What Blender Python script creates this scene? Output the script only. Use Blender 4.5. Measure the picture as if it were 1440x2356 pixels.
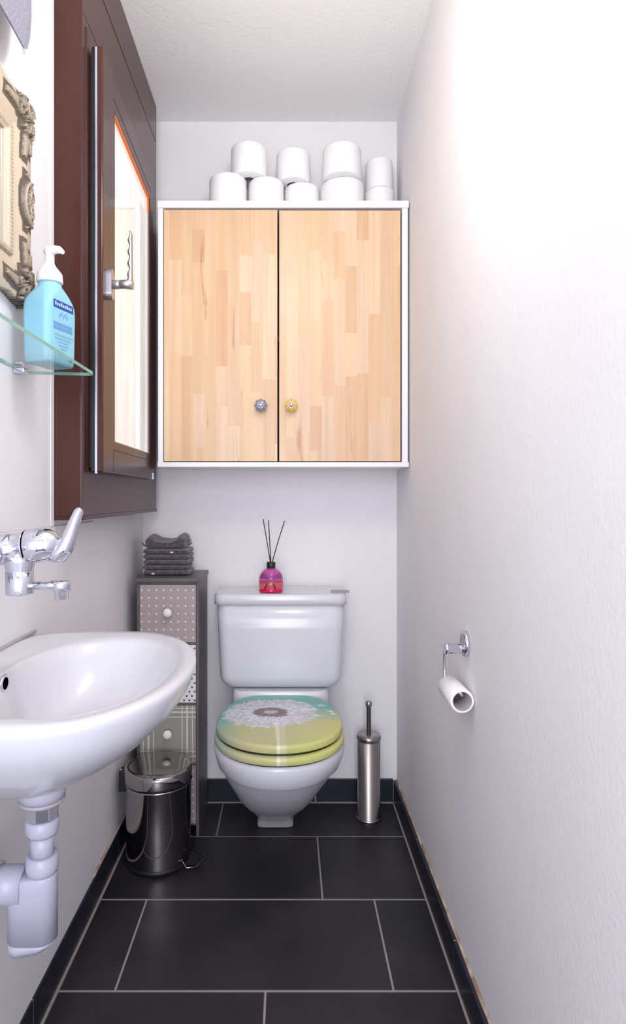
import bpy, math, random
import numpy as np
from mathutils import Vector, Matrix, noise

for o in list(bpy.data.objects): bpy.data.objects.remove(o)
S = bpy.context.scene
COL = S.collection
PI = math.pi

# ------------------------------------------------------------------ camera
cd = bpy.data.cameras.new('camera'); cam = bpy.data.objects.new('camera', cd); COL.objects.link(cam)
cam.location = (0, 0, 1.064); cam.rotation_euler = (PI/2, 0, 0)
cd.sensor_fit = 'HORIZONTAL'; cd.sensor_width = 36; cd.lens = 36*1412/1440
cd.shift_x = 58/1440; cd.shift_y = -36/1440; cd.clip_start = 0.02
S.camera = cam
# ------------------------------------------------------------------ view, world, lights
S.view_settings.view_transform = 'Standard'; S.view_settings.look = 'None'
S.view_settings.gamma = 1; S.view_settings.use_curve_mapping = False
S.view_settings.exposure = 0.40
W = bpy.data.worlds.new('world'); S.world = W; W.use_nodes = True
W.node_tree.nodes['Background'].inputs[0].default_value = (.75, .86, 1, 1)
W.node_tree.nodes['Background'].inputs[1].default_value = 1.0
def area(name, loc, rot, sx, sy, power, col):
    l = bpy.data.lights.new(name, 'AREA'); l.shape = 'RECTANGLE'; l.size = sx; l.size_y = sy
    l.energy = power; l.color = col
    o = bpy.data.objects.new(name, l); COL.objects.link(o); o.location = loc; o.rotation_euler = rot
    return o
area('hall_light', (-.06, -1.12, 1.25), (PI/2, 0, 0), .76, 1.9, 30, (.86, .875, 1.0))    # daylight of the hall through the open doorway
pl = bpy.data.lights.new('added_fill_light', 'POINT'); pl.energy = 7.6; pl.shadow_soft_size = .09; pl.color = (1, .965, .92)   # unseen fill light, added to brighten the ceiling and right wall
plo = bpy.data.objects.new('added_fill_light', pl); COL.objects.link(plo); plo.location = (.03, .93, 1.96)
PANE_EMIT = .33

# ------------------------------------------------------------------ materials
def mat(name, col, rough=.5, metal=0, **kw):
    m = bpy.data.materials.new(name); m.use_nodes = True
    b = m.node_tree.nodes['Principled BSDF']
    b.inputs['Base Color'].default_value = (*col, 1) if len(col) == 3 else col
    b.inputs['Roughness'].default_value = rough; b.inputs['Metallic'].default_value = metal
    for k, v in kw.items(): b.inputs[k.replace('_', ' ')].default_value = v
    return m
def nt(m): return m.node_tree, m.node_tree.nodes['Principled BSDF']
def tint(m, c1, c2, scale=8, detail=4, sx=(1, 1, 1), lo=.35, hi=.65):
    t, b = nt(m)
    tc = t.nodes.new('ShaderNodeTexCoord'); mp = t.nodes.new('ShaderNodeMapping'); mp.inputs['Scale'].default_value = sx
    n = t.nodes.new('ShaderNodeTexNoise'); n.inputs['Scale'].default_value = scale; n.inputs['Detail'].default_value = detail
    r = t.nodes.new('ShaderNodeValToRGB'); e = r.color_ramp.elements
    e[0].position = lo; e[1].position = hi; e[0].color = (*c1, 1); e[1].color = (*c2, 1)
    t.links.new(tc.outputs['Object'], mp.inputs[0]); t.links.new(mp.outputs[0], n.inputs['Vector'])
    t.links.new(n.outputs['Fac'], r.inputs[0]); t.links.new(r.outputs[0], b.inputs['Base Color'])
    return m
def bump(m, scale=60, strength=.2, dist=.002, detail=3, sx=(1, 1, 1)):
    t, b = nt(m)
    tc = t.nodes.new('ShaderNodeTexCoord'); mp = t.nodes.new('ShaderNodeMapping'); mp.inputs['Scale'].default_value = sx
    n = t.nodes.new('ShaderNodeTexNoise'); n.inputs['Scale'].default_value = scale; n.inputs['Detail'].default_value = detail
    bp = t.nodes.new('ShaderNodeBump'); bp.inputs['Strength'].default_value = strength; bp.inputs['Distance'].default_value = dist
    t.links.new(tc.outputs['Object'], mp.inputs[0]); t.links.new(mp.outputs[0], n.inputs['Vector'])
    t.links.new(n.outputs['Fac'], bp.inputs['Height']); t.links.new(bp.outputs[0], b.inputs['Normal'])
    return m
M = {}
M['plaster'] = bump(tint(mat('plaster', (.8, .78, .78), .75), (.80, .775, .785), (.835, .81, .815), 2.2), 130, .28, .0025)
M['ceiling'] = bump(mat('ceiling_stucco', (.88, .86, .85), .9), 85, .35, .004, 4)
M['panel'] = bump(mat('painted_panel', (.80, .785, .80), .5), 9, .15, .004)
M['tile'] = bump(tint(mat('anthracite_tile', (.02, .02, .025), .42), (.011, .010, .014), (.028, .023, .028), 5, 8), 40, .05, .001)
M['base_tile'] = tint(mat('navy_skirting_tile', (.012, .014, .025), .35), (.008, .009, .018), (.016, .018, .032), 12)
M['grout'] = mat('grout', (.33, .29, .265), .9)
M['sealant'] = tint(mat('ochre_sealant', (.45, .3, .2), .7), (.30, .19, .12), (.62, .50, .40), 25)
M['brown'] = bump(tint(mat('brown_window_paint', (.06, .025, .018), .27), (.052, .0145, .009), (.062, .018, .012), 3, 5, (1, 1, .1)), 60, .06, .0006, 3, (1, 1, .15))
M['brown'].node_tree.nodes['Principled BSDF'].inputs['Specular IOR Level'].default_value = .32
M['black'] = mat('black_rubber', (.006, .006, .007), .5)
M['alu'] = mat('aluminium_strip', (.55, .55, .66), .3, 1)
M['handle'] = mat('satin_aluminium', (.50, .48, .50), .36, .9)
M['orange'] = mat('orange_seal', (.85, .20, .04), .5)
M['white'] = mat('white_lacquer', (.82, .80, .81), .35)
M['ceramic'] = mat('white_ceramic', (.66, .655, .69), .20, Coat_Weight=.25, Coat_Roughness=.16)
M['plastic'] = mat('white_plastic', (.46, .455, .54), .35)
M['chrome'] = mat('chrome', (.66, .67, .74), .06, 1)
M['chrome_rough'] = bump(mat('brushed_steel', (.45, .42, .41), .30, 1), 300, .15, .0005, 2, (1, 1, .02))
M['mirror_steel'] = mat('polished_steel', (.44, .41, .41), .07, 1)
M['dark_plastic'] = mat('black_plastic', (.012, .012, .012), .4)
M['paper'] = bump(mat('toilet_paper', (.86, .85, .845), .95), 220, .25, .001)
M['core'] = mat('cardboard_core', (.36, .30, .30), .9)
M['unit'] = tint(mat('grey_drawer_carcass', (.115, .10, .10), .45), (.10, .085, .085), (.135, .118, .118), 10)
M['taupe'] = mat('taupe_drawer', (.40, .33, .325), .6)
M['dot_white'] = mat('cream_print', (.78, .72, .70), .6)
M['drawer_white'] = mat('white_drawer', (.74, .73, .74), .6)
M['dot_black'] = mat('black_print', (.02, .02, .022), .6)
M['olive'] = mat('olive_drawer', (.30, .29, .24), .6)
M['stripe'] = mat('pale_stripe', (.60, .60, .52), .6)
M['knob_white'] = mat('white_knob', (.85, .83, .82), .2)
M['towel'] = bump(tint(mat('aubergine_terry', (.045, .03, .045), 1), (.060, .038, .058), (.14, .105, .135), 90, 4), 350, .9, .004)
M['towel'].node_tree.nodes['Principled BSDF'].inputs['Sheen Weight'].default_value = .4
M['bottle'] = mat('aqua_plastic', (.25, .53, .64), .38, Subsurface_Weight=.25)
M['bottle'].node_tree.nodes['Principled BSDF'].inputs['Subsurface Radius'].default_value = (.01, .02, .03)
M['label'] = mat('pale_aqua_label', (.42, .66, .75), .35)
M['ink_blue'] = mat('ink_blue', (.02, .05, .33), .4)
M['ink_mid'] = mat('ink_mid', (.14, .32, .58), .4)
M['ink_pale'] = mat('ink_pale', (.24, .50, .66), .4)
M['lamp_glass'] = bump(mat('etched_glass', (.24, .24, .30), .5), 260, .8, .003, 1)
M['lamp_rim'] = mat('lamp_rim', (.62, .67, .66), .2)
M['mirror'] = mat('mirror_glass', (.75, .8, .85), .02, 1)
M['knob_grey'] = mat('smoked_glass_knob', (.30, .33, .42), .08, 0, Transmission_Weight=.35, Coat_Weight=1)
M['knob_yellow'] = mat('yellow_glass_knob', (.92, .66, .15), .08, 0, Transmission_Weight=.25, Coat_Weight=1)
M['pin'] = mat('knob_pin', (.75, .62, .72), .15, 1)
M['liquid'] = mat('coral_liquid', (.95, .16, .20), .05, 0, Transmission_Weight=.6)
M['pinkglass'] = mat('pink_glass', (.86, .16, .62), .04, 0, Transmission_Weight=.65)
M['magenta'] = mat('magenta_glass_base', (.75, .004, .10), .08, 0, Transmission_Weight=.15)
M['reed'] = mat('reed_black', (.03, .018, .022), .8)
M['interior'] = mat('dark_cabinet_inside', (.10, .06, .045), .8)
M['seal_grey'] = mat('grey_silicone', (.42, .39, .40), .6)
def glass_sheet():
    m = bpy.data.materials.new('shelf_glass'); m.use_nodes = True; t = m.node_tree; t.nodes.clear()
    o = t.nodes.new('ShaderNodeOutputMaterial'); mx = t.nodes.new('ShaderNodeMixShader')
    tr = t.nodes.new('ShaderNodeBsdfTransparent'); tr.inputs[0].default_value = (.965, .985, .98, 1)
    gl = t.nodes.new('ShaderNodeBsdfGlossy'); gl.inputs['Roughness'].default_value = .02
    f = t.nodes.new('ShaderNodeFresnel'); f.inputs[0].default_value = 1.3
    geo = t.nodes.new('ShaderNodeNewGeometry'); inv = t.nodes.new('ShaderNodeMath'); inv.operation = 'SUBTRACT'; inv.inputs[0].default_value = 1
    ml = t.nodes.new('ShaderNodeMath'); ml.operation = 'MULTIPLY'     # reflects on its outer faces only, no trapped light
    t.links.new(geo.outputs['Backfacing'], inv.inputs[1]); t.links.new(inv.outputs[0], ml.inputs[0]); t.links.new(f.outputs[0], ml.inputs[1])
    t.links.new(ml.outputs[0], mx.inputs[0]); t.links.new(tr.outputs[0], mx.inputs[1]); t.links.new(gl.outputs[0], mx.inputs[2])
    t.links.new(mx.outputs[0], o.inputs[0]); return m
M['glass'] = glass_sheet()
M['glass_edge'] = mat('green_glass_edge', (.16, .42, .36), .12, 0, Transmission_Weight=.3)
def pane_mat():      # frosted daylight pane: glows with the day outside, glossy on top
    m = mat('frosted_daylight_pane', (.5, .5, .5), .07, 0, IOR=1.9)
    t, b = nt(m)
    tc = t.nodes.new('ShaderNodeTexCoord'); n = t.nodes.new('ShaderNodeTexNoise'); n.inputs['Scale'].default_value = 5
    n.inputs['Detail'].default_value = 6; mp = t.nodes.new('ShaderNodeMapping'); mp.inputs['Scale'].default_value = (1, 4, .8)
    r = t.nodes.new('ShaderNodeMapRange'); r.inputs[1].default_value = .3; r.inputs[2].default_value = .7
    r.inputs[3].default_value = PANE_EMIT*.75; r.inputs[4].default_value = PANE_EMIT*1.1
    t.links.new(tc.outputs['Object'], mp.inputs[0]); t.links.new(mp.outputs[0], n.inputs['Vector'])
    t.links.new(n.outputs['Fac'], r.inputs[0]); t.links.new(r.outputs[0], b.inputs['Emission Strength'])
    b.inputs['Emission Color'].default_value = (1, .985, .96, 1)
    b.inputs['Base Color'].default_value = (.6, .6, .58, 1)
    return m
M['pane'] = pane_mat()
def attr_mat(name, attr, rough, grain=None, **kw):
    m = mat(name, (.5, .5, .5), rough, **kw); t, b = nt(m)
    a = t.nodes.new('ShaderNodeAttribute'); a.attribute_name = attr
    if grain is None:
        t.links.new(a.outputs['Color'], b.inputs['Base Color']); return m
    tc = t.nodes.new('ShaderNodeTexCoord'); mp = t.nodes.new('ShaderNodeMapping'); mp.inputs['Scale'].default_value = (48, 48, 1.6)
    ad = t.nodes.new('ShaderNodeVectorMath'); ad.operation = 'ADD'
    sc = t.nodes.new('ShaderNodeVectorMath'); sc.operation = 'SCALE'; sc.inputs[3].default_value = 37
    n = t.nodes.new('ShaderNodeTexNoise'); n.inputs['Scale'].default_value = 1; n.inputs['Detail'].default_value = 5; n.inputs['Distortion'].default_value = .6
    r = t.nodes.new('ShaderNodeValToRGB'); e = r.color_ramp.elements
    e[0].position = .28; e[1].position = .62; e[0].color = (.90, .84, .79, 1); e[1].color = (1.02, 1.01, 1.0, 1)
    mx = t.nodes.new('ShaderNodeMix'); mx.data_type = 'RGBA'; mx.blend_type = 'MULTIPLY'; mx.inputs[0].default_value = 1
    t.links.new(tc.outputs['Object'], mp.inputs[0]); t.links.new(a.outputs['Color'], sc.inputs[0])
    t.links.new(mp.outputs[0], ad.inputs[0]); t.links.new(sc.outputs[0], ad.inputs[1])
    t.links.new(ad.outputs[0], n.inputs['Vector']); t.links.new(n.outputs['Fac'], r.inputs[0])
    t.links.new(a.outputs['Color'], mx.inputs[6]); t.links.new(r.outputs[0], mx.inputs[7])
    # rare reddish heart streaks
    mp2 = t.nodes.new('ShaderNodeMapping'); mp2.inputs['Scale'].default_value = (26, 26, 3.0)
    n2 = t.nodes.new('ShaderNodeTexNoise'); n2.inputs['Scale'].default_value = 1; n2.inputs['Detail'].default_value = 3; n2.inputs['Distortion'].default_value = 1.2
    r2 = t.nodes.new('ShaderNodeValToRGB'); e = r2.color_ramp.elements
    e[0].position = .66; e[1].position = .74; e[0].color = (1, 1, 1, 1); e[1].color = (.80, .62, .50, 1)
    mx2 = t.nodes.new('ShaderNodeMix'); mx2.data_type = 'RGBA'; mx2.blend_type = 'MULTIPLY'; mx2.inputs[0].default_value = 1
    t.links.new(tc.outputs['Object'], mp2.inputs[0]); t.links.new(mp2.outputs[0], n2.inputs['Vector'])
    t.links.new(n2.outputs['Fac'], r2.inputs[0]); t.links.new(mx.outputs[2], mx2.inputs[6]); t.links.new(r2.outputs[0], mx2.inputs[7])
    t.links.new(mx2.outputs[2], b.inputs['Base Color']); return m
M['stave'] = attr_mat('beech_staves', 'col', .38, True)
M['print'] = attr_mat('printed_seat', 'col', .22, Specular_IOR_Level=.28)
M['gilt'] = attr_mat('antique_gilt', 'col', .42, Metallic=.25) if False else attr_mat('antique_gilt', 'col', .42)

# ------------------------------------------------------------------ mesh building
class MB:
    def __init__(s): s.v = []; s.f = []; s.m = []; s.s = []; s.mats = []
    def mi(s, m):
        if m not in s.mats: s.mats.append(m)
        return s.mats.index(m)
    def add(s, vs, fs, m, smooth=False):
        b = len(s.v); s.v += [tuple(v) for v in vs]; k = s.mi(m)
        for f in fs: s.f.append([i+b for i in f]); s.m.append(k); s.s.append(smooth)
        return s
    def box(s, x0, x1, y0, y1, z0, z1, m, R=None):
        vs = [Vector(p) for p in [(x0,y0,z0),(x1,y0,z0),(x1,y1,z0),(x0,y1,z0),(x0,y0,z1),(x1,y0,z1),(x1,y1,z1),(x0,y1,z1)]]
        if R: vs = [R @ v for v in vs]
        return s.add(vs, [(0,3,2,1),(4,5,6,7),(0,1,5,4),(1,2,6,5),(2,3,7,6),(3,0,4,7)], m)
    def rings(s, rings, m, smooth=True, cap0=True, cap1=True, close=False):
        n = len(rings[0]); vs = [p for r in rings for p in r]; fs = []
        k = len(rings)
        for i in range(k if close else k-1):
            a = i*n; b = ((i+1) % k)*n
            for j in range(n): fs.append((a+j, a+(j+1) % n, b+(j+1) % n, b+j))
        s.add(vs, fs, m, smooth)
        base = len(s.v)-len(vs); ki = s.mi(m)
        if cap0 and not close: s.f.append([base+j for j in range(n)][::-1]); s.m.append(ki); s.s.append(False)
        if cap1 and not close: s.f.append([base+(k-1)*n+j for j in range(n)]); s.m.append(ki); s.s.append(False)
        return s
    def lathe(s, prof, o, m, axis='z', n=32, smooth=True, cap=True, R=None):
        o = Vector(o); rr = []
        for r, h in prof:
            ring = []
            for j in range(n):
                a = 2*PI*j/n; c, d = r*math.cos(a), r*math.sin(a)
                p = Vector({'z': (c, d, h), 'y': (d, h, c), 'x': (h, c, d)}[axis])
                if R: p = R @ p
                ring.append(o+p)
            rr.append(ring)
        return s.rings(rr, m, smooth, cap, cap)
    def tube(s, pts, rad, m, n=12, smooth=True, flat=1.0, up=None):
        pts = [Vector(p) for p in pts]; rr = []
        if not hasattr(rad, '__len__'): rad = [rad]*len(pts)
        prev = None
        for i, p in enumerate(pts):
            t = (pts[min(i+1, len(pts)-1)]-pts[max(i-1, 0)]).normalized()
            if prev is None:
                u = Vector(up) if up else (Vector((0, 0, 1)) if abs(t.z) < .9 else Vector((0, 1, 0)))
            else: u = prev
            u = (u-t*u.dot(t)).normalized(); w = t.cross(u); prev = u
            rr.append([p+u*rad[i]*math.cos(2*PI*j/n)+w*rad[i]*flat*math.sin(2*PI*j/n) for j in range(n)])
        return s.rings(rr, m, smooth)
    def prism(s, poly, axis, h0, h1, m, smooth=False):
        def P(a, b, h): return {'x': (h, a, b), 'y': (a, h, b), 'z': (a, b, h)}[axis]
        return s.rings([[P(a, b, h0) for a, b in poly], [P(a, b, h1) for a, b in poly]], m, smooth)
    def build(s, name, parent=None, bevel=0, sub=0, seg=2, origin=None, fixn=True):
        me = bpy.data.meshes.new(name)
        o0 = Vector(origin) if origin is not None else Vector((0, 0, 0))
        me.from_pydata([tuple(Vector(v)-o0) for v in s.v], [], s.f)
        for m in s.mats: me.materials.append(M[m])
        me.polygons.foreach_set('material_index', s.m); me.polygons.foreach_set('use_smooth', s.s)
        me.update()
        if fixn:
            import bmesh
            bm = bmesh.new(); bm.from_mesh(me); bmesh.ops.recalc_face_normals(bm, faces=bm.faces); bm.to_mesh(me); bm.free()
        o = bpy.data.objects.new(name, me); COL.objects.link(o); o.location = o0
        if bevel:
            b = o.modifiers.new('bevel', 'BEVEL'); b.width = bevel; b.segments = seg; b.limit_method = 'ANGLE'; b.angle_limit = math.radians(40)
            b.harden_normals = False
        if sub:
            d = o.modifiers.new('sub', 'SUBSURF'); d.levels = sub; d.render_levels = sub
        if parent is not None:
            o.parent = parent
            o.location = o0 - wloc(parent)
        return o
def wloc(o):
    l = Vector(o.location)
    while o.parent is not None: o = o.parent; l += Vector(o.location)
    return l
def thing(name, loc, label, cat, group=None):
    o = bpy.data.objects.new(name, None); COL.objects.link(o); o.location = loc; o.empty_display_size = .05
    tag(o, label, cat, group); return o
def tag(o, label, cat, group=None):
    o['label'] = label; o['category'] = cat
    if group: o['group'] = group
    return o
def struct(o): o['kind'] = 'structure'; return o
def copy_tree(o, parent=None):
    c = o.copy(); COL.objects.link(c)
    if parent is not None: c.parent = parent
    for ch in list(o.children): copy_tree(ch, c)
    return c
def frame_ring(b, x0, x1, o, i, m):     # a rectangular frame in the y-z plane, o / i = (y0, y1, z0, z1)
    def c(q, x): return [(x, q[0], q[2]), (x, q[1], q[2]), (x, q[1], q[3]), (x, q[0], q[3])]
    b.rings([c(o, x0), c(o, x1), c(i, x1), c(i, x0)], m, False, close=True)
def sbump(d, r): return max(0, 1-(d/r)**2)

# ------------------------------------------------------------------ room shell
XL, XR, YB, ZC, YF = -.505, .380, 2.14, 2.37, -.95
b = MB()
b.box(XL-.12, XR+.02, YF-.1, YB+.1, -.10, -.0007, 'grout')
g = .0019
rows = [(-.48, [-.67, -.1, .5]), (-.18, [-.7, -.37, .23, .8]), (.12, [-.67, -.048, .55]), (.42, [-.7, .0, .6]), (.72, [-.6, -.2, .4]), (1.02, [-.67, -.048, .552]),
        (1.32, [-.9, -.372, .228, .9]), (1.62, [-.508, .092, .7]), (1.92, [-.9, -.224, .5])]
rows = [(-.95, [-.6, 0, .6])]+rows
for i, (y0, xs) in enumerate(rows):
    y1 = rows[i+1][0] if i+1 < len(rows) else YB-.012
    for x0, x1 in zip(xs[:-1], xs[1:]):
        a, c = max(x0+g, XL+.010), min(x1-g, XR-.0165)
        if c > a: b.box(a, c, y0+g*1.15, y1-g*1.15, -.006, 0, 'tile')
struct(b.build('floor', bevel=.0012, seg=1))
struct(MB().box(XL-.12, XR+.1, YF-.1, YB+.1, ZC, ZC+.1, 'ceiling').build('ceiling'))
struct(MB().box(XL-.12, XR+.1, YB, YB+.1, -.1, ZC, 'plaster').build('wall_back'))
struct(MB().box(XR, XR+.1, YF-.1, YB, -.1, ZC, 'plaster').build('wall_right'))
b = MB()    # left wall with the window opening
wy0, wy1, wz0 = 1.34, 2.02, 1.05
b.box(XL-.12, XL, YF-.1, wy0, -.1, ZC, 'plaster'); b.box(XL-.12, XL, wy1, YB, -.1, ZC, 'plaster')
b.box(XL-.12, XL, wy0, wy1, -.1, wz0, 'plaster'); b.box(XL-.12, XL, wy0, wy1, 2.25, ZC, 'plaster')
struct(b.build('wall_left'))
b = MB()    # smooth painted panel on the left wall, up to just before the window
b.box(XL, XL+.004, YF, 1.585, .075, 1.0, 'panel'); b.box(XL, XL+.004, YF, 1.308, 1.0, ZC, 'panel')
struct(b.build('trim_1', bevel=.001, seg=1))
struct(MB().box(XL+.0042, XL+.0065, 1.292, 1.3105, 1.0, ZC, 'panel').build('trim_2', bevel=.002))
b = MB()
b.box(XL, -.42, YF-.1, YF, 0, ZC, 'plaster'); b.box(.33, XR, YF-.1, YF, 0, ZC, 'plaster'); b.box(-.42, .33, YF-.1, YF, 2.08, ZC, 'plaster')
struct(b.build('wall_front'))
b = MB()
b.box(-.47, -.42, YF, YF+.015, 0, 2.12, 'white'); b.box(.33, .38, YF, YF+.015, 0, 2.12, 'white'); b.box(-.42, .33, YF, YF+.015, 2.07, 2.12, 'white')
struct(b.build('door_1', bevel=.002))
# skirting tiles with joints
def skirt(name, kind):
    b = MB()
    if kind == 'back':
        for x0, x1 in ((XL+.001, -.41), (-.406, .094), (.098, XR-.0145)):
            b.box(x0, x1, YB-.011, YB, .004, .081, 'base_tile')
        b.box(XL, XR-.0145, YB-.010, YB, 0, .0038, 'grout'); b.box(-.411, -.405, YB-.0102, YB, 0, .081, 'grout'); b.box(.093, .099, YB-.0102, YB, 0, .081, 'grout')
    else:
        sgn = 1 if kind == 'left' else -1
        xa, xb = (XL, XL+.008) if kind == 'left' else (XR-.0135, XR)
        js = [YF, -.6, -.0, .6, 1.2, 1.8, YB-.012] if kind == 'left' else [YF, -.4, .17, .76, 1.36, 1.76, YB-.012]
        for y0, y1 in zip(js[:-1], js[1:]):
            b.box(xa, xb, y0+.0012, y1-.0012, .004, .080, 'base_tile')
        b.box(min(xa, xa+sgn*.001) if kind == 'left' else xa-.004, xb+(.005 if kind == 'left' else 0), YF, YB-.011, -.001, .0036, 'grout')
        b.box(xa+(.0 if kind == 'left' else .0006), xb-(.0006 if kind == 'left' else 0), YF, YB-.012, .002, .0797, 'grout')
    return struct(b.build(name, bevel=.0006, seg=1))
skirt('baseboard_back', 'back'); skirt('baseboard_left', 'left'); skirt('baseboard_right', 'right')
b = MB(); random.seed(3)
ys = np.linspace(YF, YB-.012, 90)
b.rings([[(XR-.0055-random.random()*.002, y, .0795), (XR, y, .0795), (XR, y, .0835+random.random()*.0015), (XR-.004, y, .0815+random.random()*.001)] for y in ys], 'sealant')
ys = np.linspace(1.586, YB-.012, 30)
b.rings([[(XL+.006, y, .0795), (XL, y, .0795), (XL, y, .0835), (XL+.005, y, .082)] for y in ys], 'sealant')
struct(b.build('trim_3'))

# ------------------------------------------------------------------ window
win = bpy.data.objects.new('window_1', None); COL.objects.link(win); win.location = (XL, 1.68, 1.02); struct(win)
XFc = -.440
b = MB()
# frame ring, from wall face to front face
frame_ring(b, XL-.002, XFc, (1.311, 2.055, 1.02, 2.2455), (1.378, 1.915, 1.128, 2.04), 'brown')
b.build('window_frame', win, bevel=.0025)
MB().box(XL-.002, XFc, 1.311, 2.055, 2.2475, ZC-.001, 'brown').build('top_cover', win, bevel=.002)
MB().box(XL-.002, XFc-.004, 1.313, 2.053, 2.2440, 2.2490, 'black').build('cover_joint', win)
b = MB()    # rounded bead on the near jamb and grooves in the head board
b.tube([(XFc-.006, 1.340, 1.12), (XFc-.006, 1.340, 2.085)], .0095, 'brown', 16)
b.build('jamb_bead', win)
b = MB(); b.box(XFc-.001, XFc+.0004, 1.313, 1.440, 2.1045, 2.1060, 'black')
b.box(XFc-.001, XFc+.0004, 1.313, 1.362, 1.1175, 1.1190, 'black'); b.box(XFc-.001, XFc+.0005, 1.3125, 1.3165, 1.022, 2.244, 'brown')
b.build('frame_groove', win)
MB().box(XL-.002, XFc+.0025, 1.312, 2.054, 1.013, 1.0225, 'brown').build('sill_strip', win, bevel=.0015)
# sash, slightly ajar: turned about its far edge
sash = bpy.data.objects.new('sash', None); COL.objects.link(sash); sash.parent = win
hinge = Vector((-.431, 1.93, 1.5)); sash.location = hinge-Vector(win.location)
sash.rotation_euler = (0, 0, math.radians(1.35))
def sb(): return MB()
def sbuild(b, name, bevel=0, seg=2):
    o = b.build(name, None, bevel, seg=seg); o.parent = sash; return o
# local coordinates: x out of the wall, y negative towards camera, z about 1.5
L = .57
x0, x1 = -.018, .0075
z0, z1 = 1.118-1.5, 2.062-1.5
gy0, gy1, gz0, gz1 = -.462, -.052, 1.195-1.5, 1.979-1.5
b = sb()
frame_ring(b, x0, x1, (-L, 0, z0, z1), (gy0, gy1, gz0, gz1), 'brown')
sash_frame = sbuild(b, 'sash_frame', .003)
b = sb()
for (ya, yb, za, zb) in ((-.478, -.03, gz1+.0255, gz1+.0275), (-.478, -.03, gz0-.0225, gz0-.0205), (-.4785, -.4775, z0+.003, gz0-.021)):
    b.box(x1-.001, x1+.0004, ya, yb, za, zb, 'black')
sbuild(b, 'bead_joint')
b = sb(); b.box(x0+.001, x0+.0085, -L-.0035, -L+.001, z0+.002, z1-.012, 'black'); b.box(x0-.012, x0, -L+.004, -.02, z0+.01, z1-.02, 'black'); sbuild(b, 'gasket')
sbuild(sb().box(x0+.0085, x0+.0145, -L-.005, -L+.001, z0-.004, z1-.004, 'alu'), 'metal_strip', .001)
sbuild(sb().box(x1-.0135, x1-.0085, gy0, gy1, gz0, gz1, 'pane'), 'pane')
b = sb(); b.box(x1-.008, x1-.0005, gy0+.004, gy1-.0005, gz1-.0035, gz1-.0002, 'orange'); b.box(x1-.008, x1-.003, gy1-.003, gy1-.0005, gz1-.05, gz1-.002, 'orange')
b.box(x1-.008, x1-.004, gy0, gy1, gz0, gz0+.0025, 'dot_white'); b.box(x1-.008, x1-.004, gy1-.0025, gy1, gz0, gz1-.05, 'seal_grey')
sbuild(b, 'glazing_seal')
b = sb(); b.box(x0, x1+.002, -.006, .008, z0-.001, z0+.02, 'alu'); sbuild(b, 'hinge', .001)
# handle
hy, hz = -.530, 1.547-1.5
def rrect(w, h, r, n=5):
    pts = []
    for cx, cy, a0 in ((w-r, h-r, 0), (-w+r, h-r, 90), (-w+r, -h+r, 180), (w-r, -h+r, 270)):
        for k in range(n+1):
            a = math.radians(a0+90*k/n); pts.append((cx+r*math.cos(a), cy+r*math.sin(a)))
    return pts
b = sb()
b.prism([(hy+a, hz+c) for a, c in rrect(.0145, .035, .0140)], 'x', x1, x1+.012, 'handle')
b.lathe([(.010, 0), (.010, .014), (.0085, .016)], (x1+.012, hy, hz), 'handle', 'x', 20)
pts = [(x1+.022, hy, hz), (x1+.045, hy, hz), (x1+.053, hy+.001, hz+.003), (x1+.056, hy+.002, hz+.012)]
b.tube([(x1+.02, hy, hz), (x1+.040, hy, hz+.001), (x1+.0575, hy, hz+.0005)], [.0085, .0105, .0115], 'handle', 16)
rings = []
for k in range(41):                                                   # grip with finger waves
    t = k/40; z = hz+.002+t*.118
    xin = x1+.0465+.002*t + (.0022*math.sin(t*PI*2*4.5) if t > .12 else -.006*(1-t/.12))
    xout = x1+.0575-.001*t; 
    if t > .96: xin += (t-.96)*.06; xout -= (t-.96)*.04
    cx, hw = (xin+xout)/2, (xout-xin)/2
    rings.append([(cx+hw*math.cos(a)*abs(math.cos(a))**-.3 if abs(math.cos(a)) > .01 else cx, hy+.009*math.sin(a), z) for a in [2*PI*j/16 for j in range(16)]])
b.rings(rings, 'handle')
sbuild(b, 'window_handle')

# ------------------------------------------------------------------ wall cabinet
cab = thing('wall_cabinet', (-.012, 2.0, 1.156), 'white wall cabinet with two beech butcher-block doors above the toilet', 'cabinet')
cx0, cx1, cy0 = -.404, .3765, 1.91
zb, zt = 1.155, 1.983
MB().box(cx0-.001, cx1, cy0-.004, 2.139, zt-.022, zt, 'white').build('top_board', cab, bevel=.0015)
MB().box(cx0-.001, cx1, cy0-.004, 2.139, zb, zb+.0155, 'white').build('bottom_board', cab, bevel=.0015)
MB().box(cx0, cx0+.016, cy0, 2.139, zb+.0155, zt-.022, 'white').build('side_panel', cab, bevel=.001)
MB().box(cx1-.021, cx1-.003, cy0, 2.139, zb+.0155, zt-.022, 'white').build('side_panel', cab, bevel=.001)
MB().box(cx0+.016, cx1-.021, 2.128, 2.139, zb+.0155, zt-.022, 'interior').build('back_panel', cab)
MB().box(cx0+.016, cx1-.021, 1.96, 2.127, 1.56, 1.576, 'interior').build('shelf', cab)
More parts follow.
